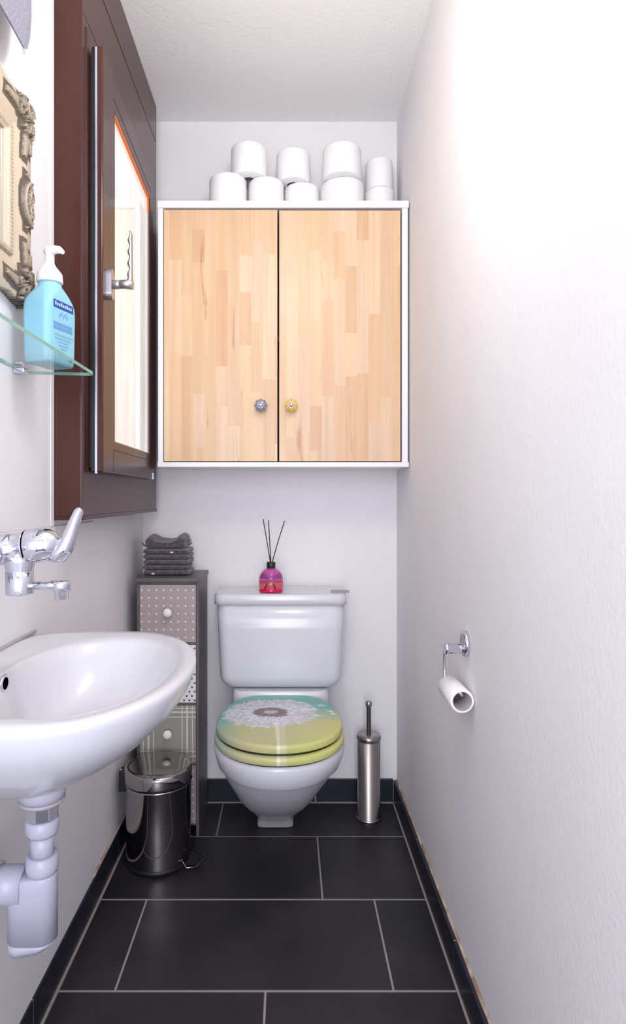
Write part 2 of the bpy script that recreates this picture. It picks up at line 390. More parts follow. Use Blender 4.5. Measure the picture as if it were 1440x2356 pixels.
def door(x0, x1, z0, z1, seed, knob_x, kmat, klabel, tilt=0):
    R = random.Random(seed); y0, y1 = cy0+.001, cy0+.019
    b = MB(); w = .0365; cols = []
    nx = int(math.ceil((x1-x0)/w)); 
    off = R.uniform(0, w)
    xs = [x0]+[x0+off+k*w for k in range(nx) if x0+off+k*w < x1-.004]+[x1]
    pal = [(.80, .54, .33), (.82, .57, .36), (.785, .52, .315), (.83, .59, .39), (.76, .49, .295), (.82, .58, .40), (.80, .55, .35), (.73, .45, .265), (.84, .61, .42)]
    for xa, xb in zip(xs[:-1], xs[1:]):
        z = z0
        first = True
        while z < z1-.001:
            l = R.uniform(.10, .42) if not first else R.uniform(.03, .35)
            first = False
            zz = min(z+l, z1)
            if z1-zz < .05: zz = z1
            c = R.choice(pal if R.random() < .75 else pal[:4]); j = R.uniform(.96, 1.04); c = (c[0]*j*.85, c[1]*j*R.uniform(.985, 1.015)*.86, c[2]*j*.83)
            b.add([(xa, y0, z), (xb, y0, z), (xb, y0, zz), (xa, y0, zz)], [(0, 1, 2, 3)], 'stave'); cols.append(c)
            z = zz
    b.add([(x0,y0,z0),(x1,y0,z0),(x1,y1,z0),(x0,y1,z0),(x0,y0,z1),(x1,y0,z1),(x1,y1,z1),(x0,y1,z1)], [(0,3,2,1),(4,5,6,7),(1,2,6,5),(2,3,7,6),(3,0,4,7)], 'stave')
    cols += [(.62, .43, .28)]*5
    o = b.build('cabinet_door', cab, fixn=False)
    at = o.data.color_attributes.new('col', 'FLOAT_COLOR', 'CORNER')
    for p, c in zip(o.data.polygons, cols):
        for li in p.loop_indices: at.data[li].color = (*c, 1)
    # flower knob
    kz = 1.344; k = MB(); n = 48; rings = []
    for (r, h, am) in ((.0050, 0, 0), (.0055, -.008, 0), (.0080, -.010, 0), (.0135, -.013, .6), (.0185, -.019, 1), (.0195, -.024, 1), (.0165, -.029, 1), (.0105, -.032, .7), (.0060, -.0325, .2)):
        rings.append([(knob_x+(r*(1+.17*am*(abs(math.cos(4*a))**.6-.65)))*math.cos(a), y0+h, kz+(r*(1+.17*am*(abs(math.cos(4*a))**.6-.65)))*math.sin(a)) for a in [2*PI*j/n for j in range(n)]])
    k.rings(rings, kmat)
    kn = k.build('knob', o); kn['label'] = klabel
    sp_ = MB()
    for q in range(8):
        a = 2*PI*q/8; sp_.tube([(knob_x+.004*math.cos(a), y0-.0325, kz+.004*math.sin(a)), (knob_x+.0095*math.cos(a), y0-.0328, kz+.0095*math.sin(a)), (knob_x+.0155*math.cos(a), y0-.0300, kz+.0155*math.sin(a))], [.0010, .0014, .0006], 'pin', 8)
    sp_.build('petal_inlay', o)
    MB().lathe([(.0062, -.0315), (.0066, -.0335), (.0045, -.036), (.001, -.0365)], (knob_x, y0, kz), 'pin', 'y', 16).build('pin', o)
    bpy.context.view_layer.update()
    return o
door(cx0+.0185, -.0325, 1.1735, 1.9560, 11, -.083, 'knob_grey', 'smoked grey flower-shaped glass knob')
door(-.0265, cx1-.026, 1.1735, 1.9540, 5, .011, 'knob_yellow', 'yellow flower-shaped glass knob')

# ------------------------------------------------------------------ toilet rolls on the cabinet
def roll_mesh(b, c, r, h, axis='z', core=.021, seed=0, rag=.0012):
    R = random.Random(seed); n = 48; rings = []
    wob = [R.uniform(-1, 1) for _ in range(5)]
    def rad(a, r0, h_): return r0*(1+.012*math.sin(2*a+wob[0]*3)+.006*math.sin(3*a+wob[1]*3))
    prof = [(core, 0.0), (r-.004, 0), (r-.001, .002), (r, .006), (r, h*.5), (r, h-.008), (r-.002, h-.003), (r-.006, h), (core, h-.0015)]
    for q, hh in prof:
        ring = []
        for j in range(n):
            a = 2*PI*j/n; rr = rad(a, q, hh) if q > core else q
            step = .0018 if (q > r-.005 and abs(a-(2+wob[2])) < .5) else 0
            p = (rr+step)*math.cos(a), (rr+step)*math.sin(a), hh+(R.uniform(-rag, rag) if q > core and hh > h*.9 else 0)
            ring.append({'z': (c[0]+p[0], c[1]+p[1], c[2]+p[2]), 'y': (c[0]+p[0], c[1]+p[2], c[2]+p[1])}[axis])
        rings.append(ring)
    b.rings(rings, 'paper', True, False, False)
def core_mesh(c, h, axis='z', core=.021):
    b = MB()
    b.lathe([(core, .0005), (core, h-.001), (core-.0012, h-.001), (core-.0012, .0005), (core, .0005)], c, 'core', axis, 32, True, False)
    return b
zt0 = zt+.0005
rolls = [(-.194, 1.990, 0, .0606, .104, 'white toilet roll standing at the left end of the bottom row on the cabinet'),
         (-.0713, 2.0135, 0, .0585, .104, 'white toilet roll second from left in the bottom row on the cabinet'),
         (.0465, 2.050, 0, .0592, .104, 'white toilet roll in the middle of the bottom row on the cabinet'),
         (.180, 2.0275, 0, .070, .104, 'wide white toilet roll second from right in the bottom row on the cabinet'),
         (.3084, 2.066, 0, .049, .104, 'slim white toilet roll at the right end of the bottom row on the cabinet'),
         (-.125, 1.9905, 1, .058, .100, 'white toilet roll leftmost of the upper row, straddling two rolls below it'),
         (.018, 2.0215, 1, .0555, .100, 'white toilet roll second from left in the upper row on the cabinet'),
         (.176, 1.995, 1, .0625, .100, 'tallest-looking white toilet roll standing on the wide bottom roll'),
         (.307, 2.068, 1, .0455, .100, 'slim greyer toilet roll of the upper row, nearest the right wall')]
for i, (x, y, lv, r, h, lab) in enumerate(rolls):
    z = zt0+(.1045 if lv else 0)
    o = thing('toilet_roll', (x, y, z), lab, 'toilet roll', 'toilet rolls stacked on top of the cabinet')
    b = MB(); roll_mesh(b, (x, y, z), r, h, seed=i*7+1); b.build('paper', o)
    core_mesh((x, y, z), h).build('core', o)

# ------------------------------------------------------------------ toilet
tx = -.0235
toi = thing('toilet', (tx, 1.9, 0), 'white ceramic toilet with narrow foot and a dandelion-print seat', 'toilet')
def egg(hw, yf, yb, z, n=64, nf=2.1, nb=3.0, ymid=None, cx=tx):
    ym = ymid if ymid is not None else yf+(yb-yf)*.46
    ring = []
    for j in range(n):
        a = 2*PI*j/n; c, s_ = math.cos(a), math.sin(a)
        p = nf if s_ < 0 else nb
        rr = 1/((abs(c)**p+abs(s_)**p)**(1/p))
        ring.append((cx+hw*rr*c, ym+(ym-yf if s_ < 0 else yb-ym)*rr*s_, z))
    return ring
secs = [(.000, .0580, 1.970, 2.118, 5, 6, 2.0), (.006, .0590, 1.964, 2.12, 5, 6, 2.0), (.030, .0575, 1.950, 2.12, 4.5, 6, 2.0), (.048, .0600, 1.925, 2.12, 3.6, 5, 1.98),
        (.070, .0660, 1.888, 2.12, 2.8, 5, 1.95), (.100, .0760, 1.840, 2.12, 2.4, 4, 1.91), (.140, .0935, 1.772, 2.12, 2.15, 4, 1.86), (.185, .1120, 1.704, 2.12, 2.1, 4, 1.82),
        (.235, .1290, 1.642, 2.12, 2.1, 4, 1.79), (.280, .1500, 1.594, 2.12, 2.1, 4, 1.77), (.306, .1610, 1.570, 2.12, 2.1, 4, 1.76),
        (.314, .1655, 1.562, 2.12, 2.1, 4, 1.76), (.325, .1740, 1.550, 2.12, 2.1, 4, 1.75), (.350, .1800, 1.541, 2.12, 2.1, 4, 1.74), (.372, .1825, 1.537, 2.12, 2.1, 4, 1.73), (.381, .1800, 1.540, 2.118, 2.1, 4, 1.73), (.384, .173, 1.547, 2.115, 2.1, 4, 1.73)]
def foot_x(z): return tx-.017*max(0, 1-z/.33)**.6
b = MB()
b.rings([egg(hw, yf, yb, z, 64, nf, nb, ym, foot_x(z)) for z, hw, yf, yb, nf, nb, ym in secs], 'ceramic')
bowl = b.build('bowl', toi)
# deck under the cistern
MB().rings([[(tx+a, 2.035+c, z) for a, c in rrect(w_, d_, .03, 6)] for z, w_, d_ in ((.30, .150, .09), (.395, .154, .095), (.425, .154, .095), (.446, .150, .09))], 'ceramic').build('cistern_deck', toi, bevel=.003)
# cistern
b = MB(); cxc = -.0225
rings = []
for k in range(9):
    a = PI/2*k/8; q = .042*(1-math.sin(a))
    rings.append([(cxc+p, 2.044+c*1.0+q*.25, .447+.042*(1-math.cos(a))) for p, c in rrect(.196-q, .092-q*.6, .036-q*.3, 6)])
for z in (.55, .64, .722): 
    hw = .196+(.2065-.196)*(z-.49)/.232
    rings.append([(cxc+p, 2.044+c, z) for p, c in rrect(hw, .0935, .036, 6)])
b.rings(rings, 'ceramic'); b.build('cistern', toi)
b = MB(); rings = []
for z, hw, hd in ((.7185, .2085, .094), (.7195, .2125, .0965), (.735, .2125, .0965), (.7475, .2115, .096), (.7515, .209, .0935), (.7535, .2045, .089)):
    rings.append([(cxc-.001+p, 2.0425+c, z) for p, c in rrect(hw, hd, .03, 6)])
b.rings(rings, 'ceramic'); cl = b.build('cistern_lid', toi)
MB().prism([(.170+a*1.0, 2.00+c) for a, c in rrect(.030, .030, .012, 4)], 'z', .7535, .7552, 'seal_grey').build('flush_button', toi, bevel=.0006)

# seat and lid, printed
def dandelion(X, Y):
    """X across (m, 0 = lid centre), Y from front (0) to back (.42): colours of the printed picture"""
    rng = np.random.default_rng(4)
    teal = np.array([.20, .48, .40]); yel = np.array([.62, .60, .20]); sand = np.array([.55, .47, .30]); lime = np.array([.50, .56, .17]); mist = np.array([.33, .44, .38])
    def nz(s, o):
        return np.array([noise.noise(Vector((x*s+o, y*s*1.3, o))) for x, y in zip(X, Y)])
    n1 = nz(9, 1.7); n2 = nz(5, 5.1)
    t = np.clip((Y+.05*n1-.06*X/.17*.5-.13)/.10, 0, 1)[:, None]
    low = sand*(.5+.5*n2[:, None])+lime*(.5-.5*n2[:, None])
    rgt = np.clip((X-.02)/.12, 0, 1)[:, None]; low = low*(1-rgt*.8)+yel*1.08*rgt*.8
    lft = np.clip((-X-.09)/.07, 0, 1)[:, None]; low = low*(1-lft*.8)+mist*lft*.8
    C = low*(1-t)+teal*(1+.12*n1[:, None])*t
    # stem
    sx = -.012-.10*(.16-Y)*0+(-.02)*((.22-Y)/.22)
    sx = -.002+ (Y-.20)*(-.05)
    ins = (np.abs(X-sx) < .0125) & (Y < .215)
    stem = np.where((X-sx < -.004)[:, None], np.array([.74, .70, .50]), np.array([.62, .58, .33]))
    C = np.where(ins[:, None], stem, C)
    # seed head, a big fuzzy disc of strands
    cx, cy = -.027, .228; dx, dy = X-cx, Y-cy; r = np.hypot(dx/1.04, dy/.92); a = np.arctan2(dy, dx)
    nb = np.array([noise.noise(Vector((math.cos(q)*3, math.sin(q)*3, rr*14))) for q, rr in zip(a, r)])
    fz = np.array([noise.noise(Vector((q*14, rr*130, 3))) for q, rr in zip(a, r)])
    edge = .128+.012*nb
    m = np.clip((edge-r)/.018, 0, 1)[:, None]
    C = C*(1-.66*m)+np.array([.56, .54, .60])*.66*m
    C = C*(1+.16*fz[:, None]*m)
    return C, (cx, cy)
def paint_strands(gx, gy, C, rng):
    """C: (ny,nx,3); stamps white strands of the seed head and the flying seeds"""
    ny, nx = C.shape[:2]; sx, sy = gx[1]-gx[0], gy[1]-gy[0]
    def line(x0, y0, x1, y1, col, al, w=1):
        n = int(max(abs(x1-x0)/sx, abs(y1-y0)/sy)*1.3)+2
        for t in np.linspace(0, 1, n):
            i, j = int((x0+(x1-x0)*t-gx[0])/sx), int((y0+(y1-y0)*t-gy[0])/sy)
            if 0 <= i < nx and 0 <= j < ny: C[j:j+w, i:i+w] = C[j:j+w, i:i+w]*(1-al)+np.array(col)*al
    cx, cy = -.027, .228
    for k in range(1900):                               # pappus strands
        a = rng.uniform(0, 2*PI); r0 = rng.uniform(.040, .126); x, y = cx+1.02*r0*math.cos(a), cy+.9*r0*math.sin(a)
        q = a+rng.normal(0, 1.0); l = rng.uniform(.006, .022)
        line(x, y, x+l*math.cos(q), y+l*math.sin(q), (.86, .82, .90) if rng.random() < .6 else (.66, .58, .68), .75, 1+(rng.random() < .3))
    for k in range(260):
        a = rng.uniform(0, 2*PI); r0 = rng.uniform(.05, .12); x, y = cx+r0*math.cos(a), cy+.9*r0*math.sin(a)
        line(x, y, x+.012*math.cos(a), y+.012*math.sin(a), (.25, .34, .34), .55)
    for k in range(1500):                               # brown seeds round the heart
        a = rng.uniform(0, 2*PI); r0 = rng.uniform(.016, .036); l = rng.uniform(.006, .016)*(1.9 if -1.3 < math.atan2(math.sin(a), math.cos(a)) < -.5 else 1)
        line(cx+1.1*r0*math.cos(a), cy+.85*r0*math.sin(a), cx+1.1*(r0+l)*math.cos(a), cy+.85*(r0+l)*math.sin(a), (.12, .065, .07) if rng.random() < .7 else (.32, .22, .23), .8)
    for k in range(300):
        a = rng.uniform(0, 2*PI); r0 = rng.uniform(0, .018); line(cx+r0*math.cos(a)*1.2, cy+.7*r0*math.sin(a), cx+r0*math.cos(a)*1.2+.004, cy+.7*r0*math.sin(a), (.55, .44, .44), .8)
    for (px, py, s) in ((.098, .258, .024), (.062, .315, .026), (.125, .295, .018), (.148, .245, .014), (.108, .205, .014), (.03, .335, .02), (.084, .285, .02), (.155, .225, .010), (.07, .25, .024)):
        for k in range(26):                             # seeds flying off to the right
            a = rng.uniform(0, 2*PI); l = s*rng.uniform(.5, 1); line(px, py, px+l*math.cos(a), py+l*.8*math.sin(a), (.84, .82, .88), .75)
        line(px, py, px+s*.6, py-s*1.4, (.60, .55, .50), .5)
    for (px, py) in ((.128, .150), (.123, .158), (.150, .178), (.104, .187), (.085, .155)): line(px, py, px+.006, py+.010, (.45, .20, .15), .8)
    return C
rng = np.random.default_rng(8)
YL0, LL = 1.550, .418
gx = np.linspace(-.19, .19, 330); gy = np.linspace(-.03, .44, 330)
GX, GY = np.meshgrid(gx, gy)
PC, _ = dandelion(GX.ravel(), GY.ravel()); PC = paint_strands(gx, gy, PC.reshape(330, 330, 3).copy(), rng)
def sample(x, y):
    i = int(np.clip(round((x+.19)/.38*329), 0, 329)); j = int(np.clip(round((y+.03)/.47*329), 0, 329)); return PC[j, i]
def lid_outline(u, hw, yf, yb, nf=2.1, nb=2.25, ym=None):
    ym = ym if ym is not None else yf+(yb-yf)*.44
    c, s_ = math.cos(u), math.sin(u); p = nf if s_ < 0 else nb
    rr = 1/((abs(c)**p+abs(s_)**p)**(1/p)); return hw*rr*c, ym+(ym-yf if s_ < 0 else yb-ym)*rr*s_
def printed(name, hw, yf, yb, zb_, zt_, dome, ring_hole=None, parent=toi):
    nu = 400; nr = 150 if ring_hole is None else 12
    ym = yf+(yb-yf)*.44
    vs = []; rings_ = []
    prof = [(.975, zb_), (.992, zb_+.001), (1.0, zb_+.004), (1.0, zt_-.008), (.996, zt_-.004), (.985, zt_-.0015)]
    inner = np.linspace(.97, 0.004 if ring_hole is None else ring_hole, nr)
    prof += [(q, zt_+dome*(1-q*q)) for q in inner]
    if ring_hole: prof += [(ring_hole-.01, zt_-.004), (ring_hole-.01, zb_)]
    for q, z in prof:
        ring = []
        for j in range(nu):
            x, y = lid_outline(2*PI*j/nu, hw, yf, yb); ring.append((tx+x*q, ym+(y-ym)*q, z))
        rings_.append(ring)
    b = MB(); b.rings(rings_, 'print', True, ring_hole is None, ring_hole is None, close=ring_hole is not None)
    o = b.build(name, parent, fixn=False)
    me = o.data; at = me.color_attributes.new('col', 'FLOAT_COLOR', 'POINT')
    buf = np.ones((len(me.vertices), 4), np.float32)
    for i, v in enumerate(b.v):
        buf[i, :3] = sample(v[0]-tx, v[1]-YL0-(0 if v[2] > zb_+.012 or name != 'lid' else -.0) + (zt_-v[2] if False else 0))
    at.data.foreach_set('color', buf.ravel())
    return o
printed('toilet_seat', .181, 1.533, 1.975, .3875, .4075, .0, ring_hole=.62)
printed('lid', .1765, 1.5475, 1.968, .4125, .434, .006)
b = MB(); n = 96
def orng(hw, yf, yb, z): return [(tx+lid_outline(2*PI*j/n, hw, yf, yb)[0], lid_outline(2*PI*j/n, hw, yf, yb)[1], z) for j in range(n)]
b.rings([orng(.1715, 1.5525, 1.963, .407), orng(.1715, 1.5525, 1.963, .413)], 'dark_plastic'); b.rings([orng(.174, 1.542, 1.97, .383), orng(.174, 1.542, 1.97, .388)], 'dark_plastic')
b.build('seat_edge_shadow_gap', toi).name = 'seat_shadow_fill'  # dark fill standing in for the shade between bowl, seat and lid

# ------------------------------------------------------------------ reed diffuser
rd = thing('reed_diffuser', (-.054, 2.005, .7538), 'small pink glass reed diffuser with black cap on the cistern lid', 'diffuser')
ox, oy, oz = -.0545, 2.000, .7540
MB().lathe([(.034, 0), (.0385, .0015), (.0395, .005), (.0395, .0125)], (ox, oy, oz), 'magenta', n=40).build('glass_base', rd)
MB().lathe([(.0395, .0125), (.0395, .039)], (ox, oy, oz), 'liquid', n=40).build('liquid', rd)
b = MB(); b.lathe([(.0395, .0390), (.0385, .047), (.035, .057), (.0285, .066), (.020, .073), (.0135, .0765), (.0135, .079)], (ox, oy, oz), 'pinkglass', n=40).build('glass_shoulder', rd)
MB().lathe([(.0135, .0765), (.0145, .078), (.0145, .0945), (.0135, .096), (.004, .096)], (ox, oy, oz), 'dark_plastic', n=28).build('cap', rd)
for (dx, dz) in ((-.026, .236), (-.0085, .232), (.044, .230), (-.013, .200)):
    if dx == -.013: continue
    MB().tube([(ox+dx*.05, oy, oz+.090), (ox+dx*.5, oy+.002, oz+.160), (ox+dx, oy+.004, oz+dz)], .0015, 'reed', 8).build('reed', rd)
for dx in (-.020, .0155):
    MB().tube([(ox+dx*.35, oy-.035, oz+.042), (ox+dx*.95, oy-.0392, oz+.0135)], .0019, 'reed', 8).build('reed', rd)

# ------------------------------------------------------------------ drawer tower
un = thing('drawer_tower', (-.376, 2.02, 0), 'narrow grey drawer tower with four patterned drawers beside the toilet', 'drawer unit')
ux0, ux1, uy0, uy1, uz = -.471, -.2775, 1.915, 2.115, .81
MB().box(ux0-.006, ux1+.004, uy0-.008, uy1+.004, uz-.013, uz, 'unit').build('top_board', un, bevel=.002)
MB().box(ux0, ux0+.0085, uy0, uy1, 0, uz-.013, 'unit').build('side_panel', un, bevel=.001)
MB().box(ux1-.0085, ux1, uy0, uy1, 0, uz-.013, 'unit').build('side_panel', un, bevel=.001)
MB().box(ux0+.0085, ux1-.0085, uy1-.004, uy1, .0, uz-.013, 'unit').build('back_panel', un)
dz = .1885; ztop = .790
for k in range(5): MB().box(ux0+.0085, ux1-.0085, uy0+.003, uy1-.005, max(0, ztop-k*dz-.0), ztop-k*dz+.006+(.001 if k == 0 else 0), 'unit').build('rail', un)
dx0, dx1 = ux0+.0095, ux1-.0095
for k in range(4):
    za, zb_ = ztop-(k+1)*dz+.0075, ztop-k*dz-.002
    kind = ['taupe', 'drawer_white', 'olive', 'taupe'][k]
    b = MB(); yf = uy0+.0005
    b.box(dx0, dx1, yf, yf+.012, za, zb_, kind); b.box(dx0+.004, dx1-.004, yf+.012, uy1-.015, za+.004, zb_-.03, 'unit')
    def disc(x, z, r, m, n=12): b.add([(x+r*math.cos(2*PI*j/n), yf-.0003, z+r*math.sin(2*PI*j/n)) for j in range(n)], [tuple(range(n))], m)
    def rect(x0_, x1_, z0_, z1_, m, q=0): b.add([(x0_, yf-.0003-q, z0_), (x1_, yf-.0003-q, z0_), (x1_, yf-.0003-q, z1_), (x0_, yf-.0003-q, z1_)], [(0, 1, 2, 3)], m)
    w = dx1-dx0; h = zb_-za
    if k in (0, 3):
        for i in range(8):
            for j in range(8): 
                z = zb_-.0165-j*.0247
                if z > za+.003: disc(dx0+.0055+i*(w-.0145)/7, z, .0030, 'dot_white')
    elif k == 1:
        for j in range(14):
            for i in range(12):
                x = dx0+.006+i*.0165+(.008 if j % 2 else 0); z = za+.007+j*.0135
                if x < dx1-.003 and z < zb_-.003: disc(x, z, .0029, 'dot_black')
    else:
        for f, t_ in ((.06, .003), (.155, .006), (.245, .003), (.755, .003), (.845, .006), (.94, .003)):
            rect(dx0+w*f-t_/2, dx0+w*f+t_/2, za, zb_, 'stripe')
        for f, t_ in ((.05, .003), (.115, .006), (.20, .003), (.80, .003), (.885, .006), (.95, .003)):
            rect(dx0, dx1, zb_-h*f-t_/2, zb_-h*f+t_/2, 'stripe', .0002)
    o = b.build('drawer', un, fixn=False)
    o['label'] = ['taupe drawer with cream dots', 'white drawer with black dots', 'olive drawer with pale plaid stripes', 'taupe drawer with cream dots'][k]
    kx, kz = (dx0+dx1)/2+.002, (za+zb_)/2+.005
    if k < 3: MB().lathe([(.006, 0), (.006, -.006), (.0075, -.008), (.0115, -.011), (.0140, -.016), (.0140, -.020), (.011, -.0245), (.006, -.027), (.001, -.0277)], (kx, yf, kz), 'knob_white', 'y', 28).build('knob', o)

# ------------------------------------------------------------------ towels
def towel(i, z, h, x0, x1, y0, y1, lab, top=False):
    o = thing('folded_towel', ((x0+x1)/2, (y0+y1)/2, z), lab, 'towel', 'folded towels stacked on the drawer tower')
    R = random.Random(i); nx, ns = 40, 56
    rings = []
    for k in range(nx+1):
        t = k/nx; x = x0+(x1-x0)*t
        e = min(t, 1-t)*nx; sh = 1-.30*max(0, 1-e/2)**2
        sag = 0
        if top: sag = -.016*math.sin(PI*t)**1.5+.010*math.exp(-((t-.86)/.1)**2)+.005*math.exp(-((t-.12)/.1)**2)
        ring = []
        for j in range(ns):
            a = 2*PI*j/ns; c, s_ = math.cos(a), math.sin(a)
            p = 3.2; rr = 1/((abs(c)**p+abs(s_)**p)**(1/p))
            yy = c*rr; zz = s_*rr
            # folded edge towards the viewer, layered edges at the rear
            notch = (1-.10*math.exp(-(zz/.18)**2)) if yy > .5 else (1-.05*math.exp(-(zz/.15)**2) if top else 1)
            y = (y0+y1)/2+yy*(y1-y0)/2*notch*(.985+.015*sh)
            zc = z+h/2+zz*h/2*sh
            nn = noise.noise(Vector((x*38+i*9, y*38, zc*60+i)))*.0016
            if top and zz > 0: zc += sag*(zz)+ (.008*(yy+1)/2 if zz > .3 else 0)
            y += nn*1.5; zc += nn*.5 if zz > 0 else 0
            ring.append((x+noise.noise(Vector((y*60, zc*90, i*3.1)))*.002, y, max(zc, z)))
        rings.append(ring)
    b = MB(); b.rings(rings, 'towel'); b.build('terry', o)
    return o
labs = ['dark purple towel lying directly on the drawer tower, bottom of the stack', 'dark purple towel second from the bottom of the stack', 'dark purple towel third from the bottom of the stack',
        'dark purple towel fourth from the bottom of the stack', 'dark purple towel with a small pale tag, just under the top towel']
z = uz+.0003; R = random.Random(2)
for i in range(5):
    j = R.uniform(-.002, .002); o = towel(i, z, .0175, -.463+j, -.320+j*1.5, 1.962+R.uniform(-.002, .003), 2.085+R.uniform(-.004, .004), labs[i])
    if i in (0, 4):
        tx_ = -.435 if i == 0 else -.375
        MB().box(tx_, tx_+.009, 1.9575, 1.9645, z+.004, z+.009, 'dot_white').build('care_tag', o, bevel=.001)
    z += .0170
top = towel(7, z, .036, -.456, -.331, 1.966, 2.08, 'crumpled dark purple towel on top of the towel stack', True)
MB().tube([(-.331, 2.03, z+.02), (-.320, 2.03, z+.026), (-.318, 2.03, z+.014), (-.329, 2.03, z+.008)], .0022, 'towel', 8).build('hanging_loop', top)
MB().tube([(-.457, 1.99, z+.006), (-.466, 1.985, z+.012), (-.469, 1.98, z+.020)], .0022, 'towel', 8).build('hanging_loop', top)

# ------------------------------------------------------------------ pedal bin
bx, by, br = -.379, 1.803, .094
pb = thing('pedal_bin', (bx, by, 0), 'polished steel pedal bin in front of the drawer tower', 'bin')
MB().lathe([(.088, 0), (.0945, .002), (.0945, .012), (.093, .014)], (bx, by, 0), 'dark_plastic', n=64).build('base_ring', pb)
MB().lathe([(.0925, .0125), (.0925, .016), (.0935, .12), (.0950, .228), (.0965, .231), (.0965, .2345), (.094, .2355)], (bx, by, 0), 'mirror_steel', n=96).build('body', pb)
MB().lathe([(.0935, .2345), (.0935, .2405)], (bx, by, 0), 'dark_plastic', n=64).build('inner_rim', pb)
MB().lathe([(.0950, .2400), (.0985, .2405), (.0990, .243), (.0988, .270), (.0965, .2755), (.0900, .2785), (.0885, .2780), (.080, .2790), (.05, .2815), (.0005, .2825)], (bx, by, 0), 'mirror_steel', n=96).build('lid', pb)
MB().box(bx-.113, bx-.090, by-.020, by+.016, .205, .265, 'dark_plastic').build('hinge', pb, bevel=.003)
MB().tube([(bx-.108, by-.01, .20), (bx-.113, by-.012, .225), (bx-.113, by-.012, .26), (bx-.106, by-.01, .268)], .0022, 'alu', 8).build('hinge_pin', pb)
b = MB(); b.tube([(bx+.075, by-.050, .028), (bx+.092, by-.066, .012), (bx+.118, by-.062, .013), (bx+.140, by-.020, .016), (bx+.090, by+.01, .024)], .0017, 'mirror_steel', 10); b.box(bx+.08, bx+.122, by-.045, by-.005, .008, .011, 'dark_plastic')
b.build('pedal', pb)

# ------------------------------------------------------------------ toilet brush
tb = thing('toilet_brush', (.269, 2.035, 0), 'slim brushed steel toilet brush holder with upright handle by right corner', 'toilet brush')
qx, qy = .2685, 2.035
MB().lathe([(.040, 0), (.0425, .001), (.0425, .004), (.0405, .006), (.0375, .0065), (.0375, .268)], (qx, qy, 0), 'chrome_rough', n=64).build('holder', tb)
MB().lathe([(.0398, .262), (.0405, .264), (.0405, .270), (.0385, .2745), (.010, .2765)], (qx, qy, 0), 'chrome_rough', n=64).build('lid', tb)
MB().lathe([(.0078, .275), (.0078, .368), (.0102, .369), (.0106, .374), (.0106, .381), (.0085, .385), (.001, .386)], (qx, qy, 0), 'chrome_rough', n=28).build('handle', tb)

# ------------------------------------------------------------------ washbasin
ws = thing('washbasin', (-.40, .96, .80), 'white oval ceramic washbasin mounted on the left wall', 'washbasin')
CX, CY = -.31, .96
def dring(z, fx, ry, bxx, nb=6, nf=2.05, cx=CX, n=96, cy=CY, back_ry=None):
    ring = []
    for j in range(n):
        a = 2*PI*j/n; c, s_ = math.cos(a), math.sin(a)
        p = nf if c > 0 else nb
        rr = 1/((abs(c)**p+abs(s_)**p)**(1/p))
        ring.append((cx+(fx-cx if c > 0 else cx-bxx)*rr*c, cy+ry*rr*s_, z))
    return ring
wb = XL+.0045
rr_ = [dring(.612, -.352, .040, -.425, 2, 2, -.388), dring(.618, -.342, .055, -.44, 3, 2.05, -.388), dring(.640, -.305, .100, -.47, 3, 2.05, -.38), dring(.665, -.262, .138, wb, 4, 2.05, -.36), dring(.700, -.212, .186, wb, 5, 2.05, -.335),
       dring(.740, -.172, .227, wb, 6), dring(.765, -.156, .246, wb), dring(.783, -.150, .254, wb), dring(.791, -.148, .257, wb), dring(.7955, -.150, .2555, wb), dring(.7975, -.154, .252, wb),
       dring(.7970, -.166, .238, wb+.004), dring(.7945, -.178, .220, -.470, 3), dring(.7905, -.184, .205, -.445, 2.6), dring(.785, -.187, .200, -.440, 2.4), dring(.760, -.195, .186, -.434, 2.3),
       dring(.730, -.212, .160, -.428, 2.2), dring(.705, -.245, .125, -.42, 2.1), dring(.690, -.285, .085, -.415, 2, 2, -.34), dring(.684, -.330, .045, -.41, 2, 2, -.37), dring(.680, -.358, .022, -.402, 2, 2, -.380)]
MB().rings(rr_, 'ceramic').build('basin', ws, fixn=True)
MB().lathe([(.001, .0), (.021, .0), (.0235, .0015), (.021, .003), (.012, .002), (.001, .0035)], (-.380, .96, .6805), 'chrome', n=28).build('drain', ws)
Rm = Matrix.Rotation(math.radians(-18), 4, 'Y')
b = MB(); b.lathe([(.013, -.002), (.0145, .0015), (.012, .003), (.0095, .002)], (-.4365, .945, .776), 'chrome', 'x', 24)
b.lathe([(.0095, .0022), (.001, .0022)], (-.4365, .945, .776), 'black', 'x', 24); b.build('overflow', ws)
MB().box(wb-.0042, wb+.006, .74, 1.212, .7960, .8015, 'seal_grey').build('silicone_joint', ws, bevel=.002)

# siphon trap
st = thing('sink_trap', (-.385, .96, .36), 'white plastic bottle trap with chrome nut below the washbasin', 'sink trap')
sx_, sy_ = -.384, .96
MB().lathe([(.036, .620), (.036, .604), (.034, .595), (.030, .594)], (sx_, sy_, 0), 'plastic', n=40).build('flange', st)
MB().lathe([(.0335, .594), (.0350, .591), (.0335, .588), (.026, .587)], (sx_, sy_, 0), 'seal_grey', n=40).build('washer', st)
MB().lathe([(.0240, .588), (.0250, .586), (.0250, .564), (.0235, .562)], (sx_, sy_, 0), 'chrome', n=8, smooth=False).build('nut', st, bevel=.001)
MB().lathe([(.0225, .562), (.0250, .560), (.0250, .543), (.0225, .537), (.018, .536)], (sx_, sy_, 0), 'plastic', n=40).build('collar', st)
MB().lathe([(.0175, .538), (.0175, .500)], (sx_, sy_, 0), 'plastic', n=32).build('pipe', st)
MB().lathe([(.0205, .506), (.0240, .504), (.0245, .485), (.0225, .477), (.018, .475)], (sx_, sy_, 0), 'plastic', n=32).build('collar', st)
b = MB()
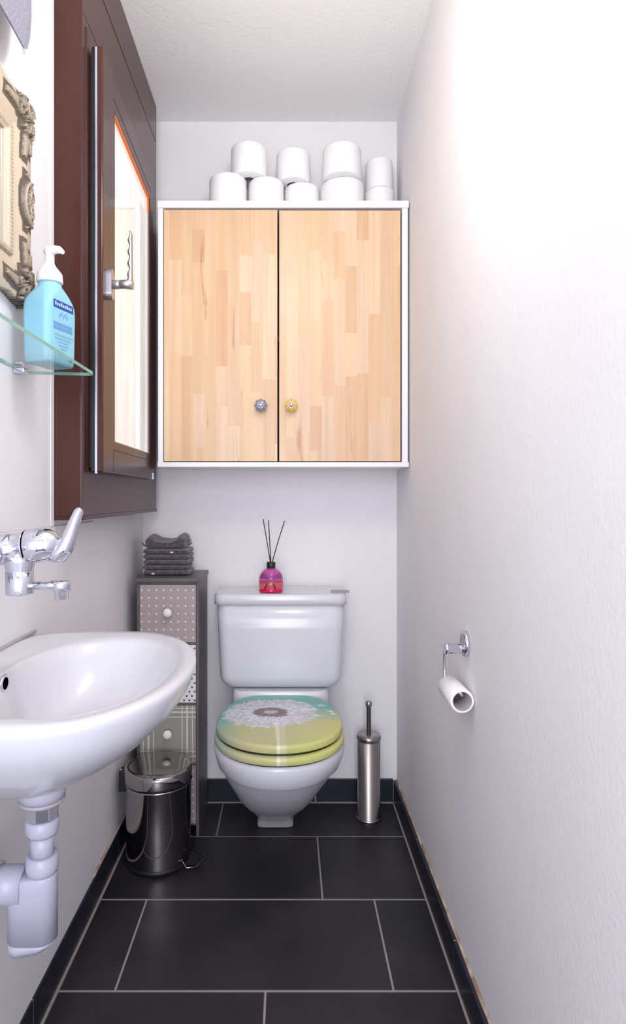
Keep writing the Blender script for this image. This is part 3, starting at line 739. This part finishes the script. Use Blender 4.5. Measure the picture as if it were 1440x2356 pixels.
def oblong(z, x0, x1, r, dxl=0): 
    pts = []
    for k in range(17): a = -PI/2+PI*k/16; pts.append((x1-r+r*math.cos(a), sy_+r*math.sin(a), z))
    for k in range(17): a = PI/2+PI*k/16; pts.append((x0+r+r*math.cos(a), sy_+r*math.sin(a), z))
    return pts
b.rings([oblong(.4775, -.405, -.362, .0205), oblong(.472, -.430, -.361, .0225), oblong(.462, -.437, -.361, .0235), oblong(.375, -.437, -.361, .0235)], 'plastic', True); b.build('body', st)
b = MB(); b.rings([[(x, y, .3745) for x, y, _ in oblong(0, -.4365, -.3615, .023)], [(x, y, .3735-(.012*(-.362-x)/.075)) for x, y, _ in oblong(0, -.4365, -.3615, .023)], [(x, y, .366-(.016*(-.362-x)/.075)) for x, y, _ in oblong(0, -.432, -.372, .019)]], 'plastic'); b.build('clean_out_cap', st)
b = MB(); b.tube([(-.41, .96, .457), (-.44, .96, .457), (-.452, .96, .457)], .0285, 'plastic', 32)
b.build('outlet_pipe', st)
b = MB(); b.lathe([(.0310, 0), (.0330, .002), (.0330, .010), (.030, .012)], (-.463, .96, .457), 'plastic', 'x', 32); b.build('collar', st)
b = MB(); b.lathe([(.0265, 0), (.0265, .037)], (XL+.004, .96, .457), 'seal_grey', 'x', 32); b.lathe([(.038, 0), (.038, .004), (.028, .009)], (XL+.004, .96, .457), 'plastic', 'x', 32); b.build('wall_pipe', st)
tag(MB().tube([(XL+.007, 1.40, .600), (XL+.007, 1.33, .60-.048), (XL+.007, 1.262, .455)], .0011, 'reed', 6).build('thin_cable'), 'thin dark cable hanging down the left wall below the washbasin', 'cable')

# ------------------------------------------------------------------ faucet
fc = thing('faucet', (-.44, .96, .97), 'chrome wall-mounted lever faucet above the washbasin', 'faucet')
yc = .96
b = MB()
b.lathe([(.012, -.075), (.0185, -.072), (.0205, -.066), (.0205, .062), (.0185, .069), (.010, .072)], (-.455, yc, .978), 'chrome', 'y', 32)
b.build('bar', fc)
for s_ in (-1, 1):
    b = MB(); b.lathe([(.030, 0), (.030, .004), (.022, .012), (.0135, .014), (.0135, .046)], (XL+.0045, yc+s_*.058, .978), 'chrome', 'x', 32); b.build('wall_rose', fc)
ax = Vector((.985, 0, .12)).normalized(); Ra = Vector((0, 0, 1)).rotation_difference(ax).to_matrix()
MB().lathe([(.021, -.03), (.0245, -.01), (.0245, .010), (.0240, .0105), (.0240, .028), (.0265, .031), (.0265, .033)], (-.440, yc, .981), 'chrome', R=Ra, n=40).build('body', fc)
MB().lathe([(.0250, 0), (.0270, .002), (.0275, .012), (.0265, .024), (.0235, .036), (.0170, .046), (.008, .051), (.001, .052)], Vector((-.440, yc, .981))+ax*.034, 'chrome', R=Ra, n=40).build('cartridge_cap', fc)
b = MB(); b.tube([(-.372, yc, .972), (-.358, yc, .974), (-.347, yc, .986), (-.340, yc, 1.004), (-.334, yc, 1.022), (-.327, yc, 1.040), (-.325, yc, 1.0455)], [.012, .0150, .0140, .0105, .0088, .0072, .0045], 'chrome', 20, flat=1.1, up=(-.6, 0, .8))
b.build('lever', fc)
MB().lathe([(.024, .978), (.0235, .962), (.0200, .9475), (.0200, .9465), (.0208, .9460), (.0208, .9130), (.0200, .9110), (.017, .911)], (-.4195, yc, 0), 'chrome', n=40).build('spout_socket', fc)
b = MB(); b.tube([(-.412, yc, .9240), (-.372, yc, .9250), (-.350, yc, .9250)], [.0068, .0068, .0072], 'chrome', 20, flat=1.6); b.lathe([(.0098, .9025), (.0110, .904), (.0110, .914), (.0138, .916), (.0140, .928), (.0125, .9315), (.001, .932)], (-.3545, yc, 0), 'chrome', n=32)
b.build('spout', fc)

# ------------------------------------------------------------------ glass shelf
gs = thing('glass_shelf', (-.44, .93, 1.300), 'small clear glass shelf with green edge on the left wall', 'shelf')
poly = [(XL+.006, .70), (-.390, .69), (-.379, .70), (-.377, .72), (-.376, 1.184), (-.379, 1.192), (-.386, 1.194), (XL+.006, 1.178)]
b = MB(); z0s, z1s = 1.2985, 1.3045
n = len(poly)
b.add([(x, y, z0s) for x, y in poly]+[(x, y, z1s) for x, y in poly], [tuple(range(n))[::-1], tuple(range(n, 2*n))], 'glass')
b.add([(x, y, z0s) for x, y in poly]+[(x, y, z1s) for x, y in poly], [(i, (i+1) % n, n+(i+1) % n, n+i) for i in range(n)], 'glass_edge')
b.build('glass_plate', gs, fixn=False)
for y in (.76, 1.125):
    b = MB(); b.box(XL+.0045, XL+.026, y-.009, y+.009, 1.2885, 1.2983, 'chrome'); b.box(XL+.0045, XL+.022, y-.009, y+.009, 1.3047, 1.309, 'chrome'); b.build('clamp', gs, bevel=.002)

# ------------------------------------------------------------------ soap bottle
sp = thing('soap_bottle', (-.433, 1.118, 1.3047), 'light blue pump soap bottle standing on the glass shelf', 'soap bottle')
BO = Vector((-.4405, 1.136, 1.3049)); RB = Matrix.Rotation(math.radians(72), 4, 'Z')
def bw(x, y, z): return BO+(RB @ Vector((x*1.17, y*1.17, z*1.01)))
b = MB(); rings = []
for z, hx, hy_, sh in ((0, .030, .019, 0), (.0015, .034, .023, 0), (.006, .0355, .0245, 0), (.06, .036, .0250, 0), (.098, .0365, .0255, 0), (.108, .0360, .0253, 0), (.118, .0325, .0250, 0), (.130, .0265, .0240, 0), (.140, .0215, .0215, 0), (.144, .0185, .0185, 0), (.147, .0175, .0175, 0), (.155, .0175, .0175, 0)):
    rr0 = min(hx, hy_)*(.45 if z < .12 else .75 if z < .138 else .98)
    rings.append([bw(p, c, z) for p, c in rrect(hx, hy_, rr0, 8)])
b.rings(rings, 'bottle'); body = b.build('bottle_body', sp, sub=1)
b = MB()
for z, r in (): pass
rp = [(.0175, .1515), (.0195, .1525), (.0200, .154), (.0190, .168), (.0170, .172), (.0105, .181), (.0080, .186), (.0072, .190), (.0072, .207), (.009, .209)]
b.rings([[bw(r*math.cos(2*PI*j/32), r*math.sin(2*PI*j/32), z) for j in range(32)] for r, z in rp], 'white'); b.build('pump_collar', sp)
b = MB(); d = Vector((.93, -.37, 0)); base = BO+Vector((0, 0, .2107)); up = Vector((0, 0, 1))
b.tube([base-d*.010+up*.001, base-d*.002+up*.0025, base+d*.012+up*.0030, base+d*.022+up*.0015, base+d*.031-up*.0045], [.0055, .0095, .0080, .0065, .0038], 'white', 16, flat=1.0, up=(0, 0, 1)); 
b.build('nozzle', sp)
b = MB(); yf = -.0257                                # printed front, on the broad face
def lr(x0_, x1_, z0_, z1_, m, q=0): b.add([bw(x0_, yf-q, z0_), bw(x1_, yf-q, z0_), bw(x1_, yf-q, z1_), bw(x0_, yf-q, z1_)], [(0, 1, 2, 3)], m)
lr(-.0225, .0240, .0995, .1135, 'ink_blue', .0001)
for k in range(9): lr(-.0195+k*.0045, -.0165+k*.0045, .1040, .1040+(.0048 if k % 3 else .0068), 'label', .0002)
for k in range(5): 
    x = -.010+k*.0045; z = .084+(.004 if k in (1, 3) else 0)
    lr(x, x+.0028, z, z+.0065, 'ink_mid', .0001)
lr(.018, .0215, .091, .0945, 'ink_pale', .0001)
for k in range(11):
    lr(-.0225+k*.0041, -.0225+k*.0041+.0031, .0685, .0745, 'ink_mid', .0001); lr(-.0225+k*.0041, -.0225+k*.0041+.0031, .0615, .0670, 'ink_mid', .0001)
for r_, (a, c) in enumerate(((-.020, .022), (-.018, .019), (-.011, .012), (-.010, .011), (-.006, .006))):
    k = a
    while k < c: lr(k, k+.0024, .0515-r_*.006, .0545-r_*.006, 'ink_pale', .0001); k += .0034
for k in range(4): lr(.015+k*.002, .0165+k*.002, .009+abs(k-1.5)*.001, .0145, 'ink_blue', .0001)
b.build('label', sp, fixn=False)

# ------------------------------------------------------------------ ornate mirror
mr = thing('ornate_mirror', (-.498, .95, 1.605), 'mirror in an ornate scrolled antique gilt frame on the left wall', 'mirror')
MC = Vector((XL+.0045, .953, 1.605)); HY, HZ, IY, IZ = .208, .190, .112, .098
MB().box(XL+.0045, XL+.010, MC.y-IY-.01, MC.y+IY+.01, MC.z-IZ-.012, MC.z+IZ+.012, 'mirror').build('mirror_glass', mr)
ny, nz_ = 250, 230
U = np.linspace(-HY-.012, HY+.012, ny); V = np.linspace(-HZ-.014, HZ+.014, nz_)
UU, VV = np.meshgrid(U, V)
fr = np.maximum((np.abs(UU)-IY)/(HY-IY), (np.abs(VV)-IZ)/(HZ-IZ))           # 0 inner .. 1 outer
base = np.where(fr < .08, .008+.05*fr, np.where(fr < .20, .0145+.002*np.sin(np.abs(UU+VV)*900), .010+.010*np.sin(np.clip((fr-.2)/.8, 0, 1)*PI*.85)))
H = base.copy(); Orn = np.zeros_like(H)
rngm = np.random.default_rng(12)
def stamp(u, v, r, h):
    for su in (1, -1):
        for sv in (1, -1):
            dd = np.hypot(UU-su*u, VV-sv*v)/r
            k = h*np.sqrt(np.clip(1-dd**2, 0, 1)); Orn[...] = np.maximum(Orn, k)
def spiral(u, v, r0, turns, a0, sgn, w, h):
    n = int(40*turns)
    for k in range(n):
        t = k/n; a = a0+sgn*t*turns*2*PI; r = r0*(1-t)**.8
        stamp(u+r*math.cos(a), v+r*math.sin(a), w*(1-.45*t), h)
def leafy(u0, v0, a, L_, n=7):
    for k in range(n):
        t = k/n; u, v = u0+L_*t*math.cos(a), v0+L_*t*math.sin(a)
        for sd in (-1, 1):
            for q in range(5): stamp(u+math.cos(a+sd*.9)*q*.0022*(1-t*.6), v+math.sin(a+sd*.9)*q*.0022*(1-t*.6), .0022, .0055)
        stamp(u, v, .0024, .005)
cu, cv = HY-.032, HZ-.030                                 # corner cartouche
spiral(cu+.008, cv+.006, .020, 1.4, 0.3, 1, .0045, .010); spiral(cu-.018, cv+.012, .013, 1.3, 2, -1, .0035, .009); spiral(cu+.012, cv-.024, .013, 1.3, -1, 1, .0035, .009)
spiral(cu-.026, cv-.006, .010, 1.2, 1, 1, .003, .008); spiral(cu-.006, cv-.030, .010, 1.2, 3, -1, .003, .008)
for k in range(90):
    a = rngm.uniform(0, 2*PI); r = rngm.uniform(0, .034); stamp(cu+r*math.cos(a), cv+r*math.sin(a), rngm.uniform(.0016, .0034), rngm.uniform(.005, .012))
leafy(cu-.002, cv-.038, -PI/2-.2, .045, 10); leafy(cu-.04, cv-.0, PI+.1, .045, 10); leafy(cu+.012, cv-.038, -PI/2+.05, .03, 7)
# shell at the middle of each side and along the top and bottom
for (su, sv) in ((HY-.022, 0), ):
    for k in range(60):
        t = k/59*PI-PI/2; stamp(su+.006-.030*math.cos(t), sv+.040*math.sin(t)*(1 if True else 1), .0035, .009)
    spiral(su+.004, .012, .013, 1.5, 0, 1, .0032, .009); spiral(su, .032, .009, 1.2, 0, -1, .003, .008)
    for k in range(24): stamp(su+rngm.uniform(-.018, .016), abs(rngm.normal(0, .018)), rngm.uniform(.0018, .0035), .008)
for (su, sv) in ((0, HZ-.022),):
    for k in range(60):
        t = k/59*PI; stamp(su+.045*math.cos(t), sv+.006-.030*math.sin(t), .0035, .009)
    spiral(.014, sv+.004, .013, 1.5, 0, 1, .0032, .009); spiral(.034, sv, .009, 1.2, 0, -1, .003, .008)
H = H+Orn
# scalloped silhouette
sc = np.hypot(np.clip(np.abs(UU)-(HY-.05), 0, None), np.clip(np.abs(VV)-(HZ-.05), 0, None)*1.0)
lim = .050+.010*np.exp(-((np.abs(UU)-HY+.025)**2+(np.abs(VV)-HZ+.025)**2)/.0009)-.006*np.exp(-((np.abs(VV)-.105)**2)/.0008)-.006*np.exp(-((np.abs(UU)-.115)**2)/.0008)+.004*np.exp(-(VV/.03)**2)+.0035*np.exp(-(UU/.03)**2)
inside = ((sc < lim) | (Orn > .002)) & (fr > 0)
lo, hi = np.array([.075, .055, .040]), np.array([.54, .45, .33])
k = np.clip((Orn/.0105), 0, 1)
# local relief decides how dark the frame colour gets in the recess
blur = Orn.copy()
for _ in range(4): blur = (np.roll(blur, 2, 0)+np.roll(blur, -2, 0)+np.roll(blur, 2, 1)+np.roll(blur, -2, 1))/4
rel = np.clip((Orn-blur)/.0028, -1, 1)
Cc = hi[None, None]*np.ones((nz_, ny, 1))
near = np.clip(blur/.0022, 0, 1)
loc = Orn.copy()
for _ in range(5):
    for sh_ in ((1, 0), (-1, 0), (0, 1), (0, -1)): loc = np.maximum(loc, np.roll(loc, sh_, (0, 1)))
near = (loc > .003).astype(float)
darken = near*np.clip(1.45-Orn/np.maximum(loc, 1e-5)*1.25, 0, 1)
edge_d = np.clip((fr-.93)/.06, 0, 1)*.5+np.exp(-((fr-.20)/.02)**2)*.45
darken = np.clip(darken+edge_d, 0, .93)
Cc = Cc*(1-darken[..., None])+lo*darken[..., None]
vs, fs, cols, idx = [], [], [], -np.ones(H.shape, int)
for j in range(nz_):
    for i in range(ny):
        if inside[j, i]:
            idx[j, i] = len(vs); vs.append((MC.x+H[j, i], MC.y+UU[j, i], MC.z+VV[j, i])); cols.append((*Cc[j, i], 1))
edges = {}
for j in range(nz_-1):
    for i in range(ny-1):
        q = [idx[j, i], idx[j, i+1], idx[j+1, i+1], idx[j+1, i]]
        if min(q) >= 0:
            fs.append(q)
            for a, c in zip(q, q[1:]+q[:1]):
                if (c, a) in edges: del edges[(c, a)]
                else: edges[(a, c)] = 1
back = {}
for (a, c) in list(edges):
    for p in (a, c):
        if p not in back: back[p] = len(vs); vs.append((MC.x, vs[p][1], vs[p][2])); cols.append((*lo, 1))
    fs.append((c, a, back[a], back[c]))
b = MB(); b.add(vs, fs, 'gilt', True); o = b.build('gilt_frame', mr, fixn=False)
at = o.data.color_attributes.new('col', 'FLOAT_COLOR', 'POINT'); at.data.foreach_set('color', np.array(cols, np.float32).ravel())

# ------------------------------------------------------------------ wall lamp above the mirror
wl = thing('wall_lamp', (-.49, 1.03, 1.95), 'grey etched glass wall lamp above the mirror, pointed at its lower end', 'lamp')
def shade(off, grow):
    pts = [(1.000, 1.835+.0), (1.066, 1.8440), (1.075, 1.846), (1.098, 1.892), (1.1030, 1.935), (1.100, 1.99), (1.085, 2.06), (1.03, 2.12), (.93, 2.13), (.86, 2.06), (.86, 1.92)]
    c = (1.0, 1.98)
    return [(c[0]+(y-c[0])*grow, c[1]+(z-c[1])*grow) for y, z in pts]
b = MB()
def xcurve(y, z): return -.470+.020*math.cos((y-1.0)*9)*1.0
P = [(.87, 2.03), (.88, 1.93), (.935, 1.875), (1.000, 1.905), (1.056, 1.8465), (1.0680, 1.8450), (1.084, 1.876), (1.0930, 1.918), (1.0935, 1.96), (1.088, 2.02), (1.05, 2.10), (.95, 2.12)]
P = [(.87, 2.03), (.88, 1.90), (.92, 1.835), (.975, 1.815), (1.0030, 1.829), (1.056, 1.8430), (1.0700, 1.8430), (1.086, 1.876), (1.0945, 1.918), (1.0945, 1.96), (1.088, 2.02), (1.05, 2.10), (.95, 2.12)]
P[5] = (1.056, 1.8345); P[4] = (.9990, 1.834); P[3] = (.96, 1.838); P[2] = (.91, 1.86); P[1] = (.88, 1.92)
b.rings([[(xcurve(y, z)-.003, y, z) for y, z in P], [(xcurve(y, z), y, z) for y, z in P]], 'lamp_glass', False); b.build('shade', wl, bevel=.001)
Q = [(1.062, 1.828), (1.0735, 1.8420), (1.090, 1.876), (1.0985, 1.918), (1.0985, 1.96), (1.092, 2.02), (1.053, 2.104)]
rin = [(1.056, 1.8345), (1.0700, 1.8430), (1.086, 1.876), (1.0945, 1.918), (1.0945, 1.96), (1.088, 2.02), (1.05, 2.10)]
b = MB()
b.rings([[(xcurve(*q)-.005, q[0], q[1]), (xcurve(*q)+.0008, q[0], q[1]), (xcurve(*r)+.0008, r[0], r[1]), (xcurve(*r)-.005, r[0], r[1])] for q, r in zip(Q, rin)], 'lamp_rim', False); b.build('glass_rim', wl)
MB().box(XL+.0045, -.458, .94, 1.03, 1.95, 2.05, 'white').build('bracket', wl, bevel=.004)

# ------------------------------------------------------------------ toilet paper holder
ph = thing('paper_holder', (XR, 1.30, .75), 'chrome toilet paper holder with oval rose on the right wall', 'toilet paper holder')
b = MB(); rose = [(1.300+.0235*math.cos(2*PI*j/40), .752+.0270*math.sin(2*PI*j/40)) for j in range(40)]
b.rings([[(XR-h, 1.300+(y-1.300)*s_, .752+(z-.752)*s_) for y, z in rose] for h, s_ in ((0, 1), (.006, 1), (.0095, .93), (.0105, .8))], 'chrome', True); b.build('rose', ph)
b = MB(); b.lathe([(.0130, 0), (.0125, .006), (.0110, .012), (.0108, .034), (.0095, .0385), (.001, .039)], (XR-.009-.039, 1.300, .742), 'chrome', 'x', 32)
b.build('arm', ph)
b = MB(); b.tube([(.351, 1.30, .744), (.3435, 1.305, .744), (.3415, 1.312, .742), (.3415, 1.331, .740), (.3415, 1.338, .734), (.3415, 1.338, .690), (.3425, 1.338, .671), (.3440, 1.333, .6645), (.3470, 1.30, .6640), (.3500, 1.235, .664)], .0030, 'chrome', 14)
b.build('rod', ph)
pr = thing('toilet_roll', (.352, 1.245, .645), 'nearly empty white toilet roll hanging on the chrome holder', 'toilet roll')
n = 40; b = MB(); ra, ri = .0240, .0195; y0r, y1r = 1.243, 1.343
def ring(y, r, cx, cz): return [(cx+r*math.cos(2*PI*j/n), y, cz+r*math.sin(2*PI*j/n)) for j in range(n)]
cxr = .3535; czr = .6485
b.rings([ring(y0r, ri, cxr, czr), ring(y0r, ra-.001, cxr, czr), ring(y0r+.001, ra, cxr, czr), ring(y1r-.001, ra, cxr-.001, czr), ring(y1r, ra-.001, cxr-.001, czr), ring(y1r, ri, cxr-.001, czr)], 'paper', True, False, False)
b.build('paper', pr)
b = MB(); b.rings([ring(y0r+.0005, ri, cxr, czr), ring(y1r-.0005, ri, cxr-.001, czr), ring(y1r-.0005, ri-.0010, cxr-.001, czr), ring(y0r+.0005, ri-.0010, cxr, czr)], 'core', True, False, False, close=True); b.build('core', pr)

# ------------------------------------------------------------------ unseen pendant, added as a fixture for the fill light
pe = thing('added_pendant', (.03, .93, ZC), 'added white pendant on a thin cord, unseen holder of the fill light', 'lamp')
MB().lathe([(.035, ZC-.0005), (.035, ZC-.018), (.008, ZC-.024)], (.03, .93, 0), 'white', n=32).build('ceiling_rose', pe)
MB().tube([(.03, .93, ZC-.02), (.03, .93, 2.10)], .0025, 'white', 8).build('cord', pe)
MB().lathe([(.008, 2.11), (.020, 2.105), (.022, 2.055), (.020, 2.052)], (.03, .93, 0), 'white', n=32).build('socket', pe)
